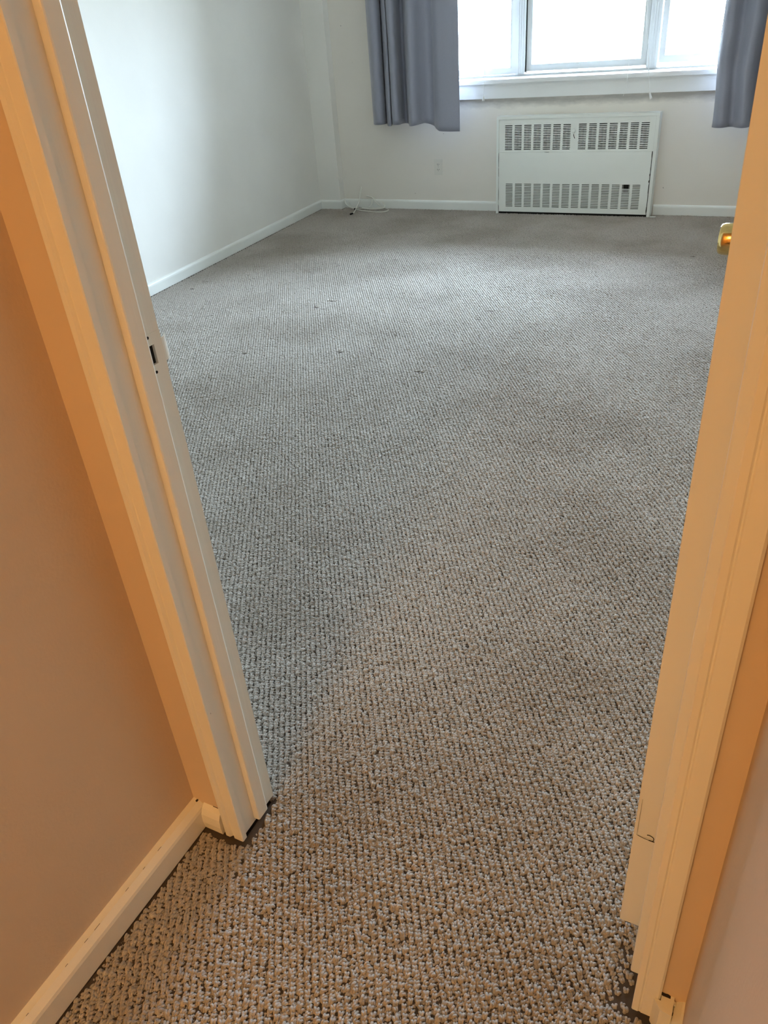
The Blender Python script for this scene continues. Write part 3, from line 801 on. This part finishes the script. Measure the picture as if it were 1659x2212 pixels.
rot[:, 0] = rng.normal(0, 0.18, n); rot[:, 1] = rng.normal(0, 0.16, n); rot[:, 2] = math.radians(90) + math.radians(4) + rng.normal(0, 0.30, n); rot[:, 2] += low * rng.normal(0, 0.5, n)
scl = (1.0 + rng.normal(0, 0.12, n)).clip(0.7, 1.35)[:, None] * np.ones((1, 3)); scl[:, 2] *= (1 + rng.normal(0, 0.10, n)); scl[low] *= 0.86
a = me.attributes.new('rot', 'FLOAT_VECTOR', 'POINT'); a.data.foreach_set('vector', rot.ravel())
a = me.attributes.new('scl', 'FLOAT_VECTOR', 'POINT'); a.data.foreach_set('vector', scl.astype(np.float32).ravel())
me.materials.append(M_YARN)
pile = bpy.data.objects.new('loop_pile', me); C.objects.link(pile); pile.parent = carpet; pile['kind'] = 'stuff'
ng = bpy.data.node_groups.new('yarn_loops', 'GeometryNodeTree')
ng.interface.new_socket('Geometry', in_out='INPUT', socket_type='NodeSocketGeometry')
ng.interface.new_socket('Geometry', in_out='OUTPUT', socket_type='NodeSocketGeometry')
N = ng.nodes; L = ng.links
gi = N.new('NodeGroupInput'); go = N.new('NodeGroupOutput')
line = N.new('GeometryNodeCurvePrimitiveBezierSegment'); line.inputs['Resolution'].default_value = 18
hw = 0.0031
line.inputs['Start'].default_value = (-hw, 0, -0.001); line.inputs['End'].default_value = (hw, 0, -0.001)
line.mode = 'POSITION'
line.inputs['Start Handle'].default_value = (-hw * 1.35, 0, 0.0060); line.inputs['End Handle'].default_value = (hw * 1.25, 0, 0.0048)
spar = N.new('GeometryNodeSplineParameter'); mul = N.new('ShaderNodeMath'); mul.operation = 'MULTIPLY'; mul.inputs[1].default_value = 2 * math.pi * 4.0
sn = N.new('ShaderNodeMath'); sn.operation = 'SINE'; rr = N.new('ShaderNodeMath'); rr.operation = 'MULTIPLY_ADD'
rr.inputs[1].default_value = 0.00042; rr.inputs[2].default_value = 0.00245
L.new(spar.outputs['Factor'], mul.inputs[0]); L.new(mul.outputs[0], sn.inputs[0]); L.new(sn.outputs[0], rr.inputs[0])
srad = N.new('GeometryNodeSetCurveRadius'); L.new(line.outputs[0], srad.inputs['Curve']); L.new(rr.outputs[0], srad.inputs['Radius'])
circ = N.new('GeometryNodeCurvePrimitiveCircle'); circ.inputs['Resolution'].default_value = 7; circ.inputs['Radius'].default_value = 1.0
ctm = N.new('GeometryNodeCurveToMesh'); L.new(srad.outputs[0], ctm.inputs['Curve']); L.new(circ.outputs[0], ctm.inputs['Profile Curve'])
if 'Scale' in ctm.inputs:
    L.new(rr.outputs[0], ctm.inputs['Scale'])
jn = N.new('GeometryNodeJoinGeometry')
for off, rz, sc in (((0.0, 0.0021, 0.0004), 0.22, 1.0), ((0.0006, -0.0021, 0.0), -0.20, 0.94)):
    tr = N.new('GeometryNodeTransform'); L.new(ctm.outputs[0], tr.inputs['Geometry'])
    tr.inputs['Translation'].default_value = off; tr.inputs['Rotation'].default_value = (0.25 * rz, 0, rz)
    tr.inputs['Scale'].default_value = (sc, 1, sc); L.new(tr.outputs[0], jn.inputs[0])
sm = N.new('GeometryNodeSetShadeSmooth'); L.new(jn.outputs[0], sm.inputs[0])
mt = N.new('GeometryNodeSetMaterial'); mt.inputs['Material'].default_value = M_YARN; L.new(sm.outputs[0], mt.inputs[0])
iop = N.new('GeometryNodeInstanceOnPoints'); L.new(gi.outputs[0], iop.inputs['Points']); L.new(mt.outputs[0], iop.inputs['Instance'])
for nm, sock in (('rot', 'Rotation'), ('scl', 'Scale')):
    at = N.new('GeometryNodeInputNamedAttribute'); at.data_type = 'FLOAT_VECTOR'; at.inputs['Name'].default_value = nm
    if sock == 'Rotation':
        er = N.new('FunctionNodeEulerToRotation'); L.new(at.outputs[0], er.inputs[0]); L.new(er.outputs[0], iop.inputs[sock])
    else:
        L.new(at.outputs[0], iop.inputs[sock])
L.new(iop.outputs[0], go.inputs[0])
md = pile.modifiers.new('yarn_loops', 'NODES'); md.node_group = ng
print('loops', n)
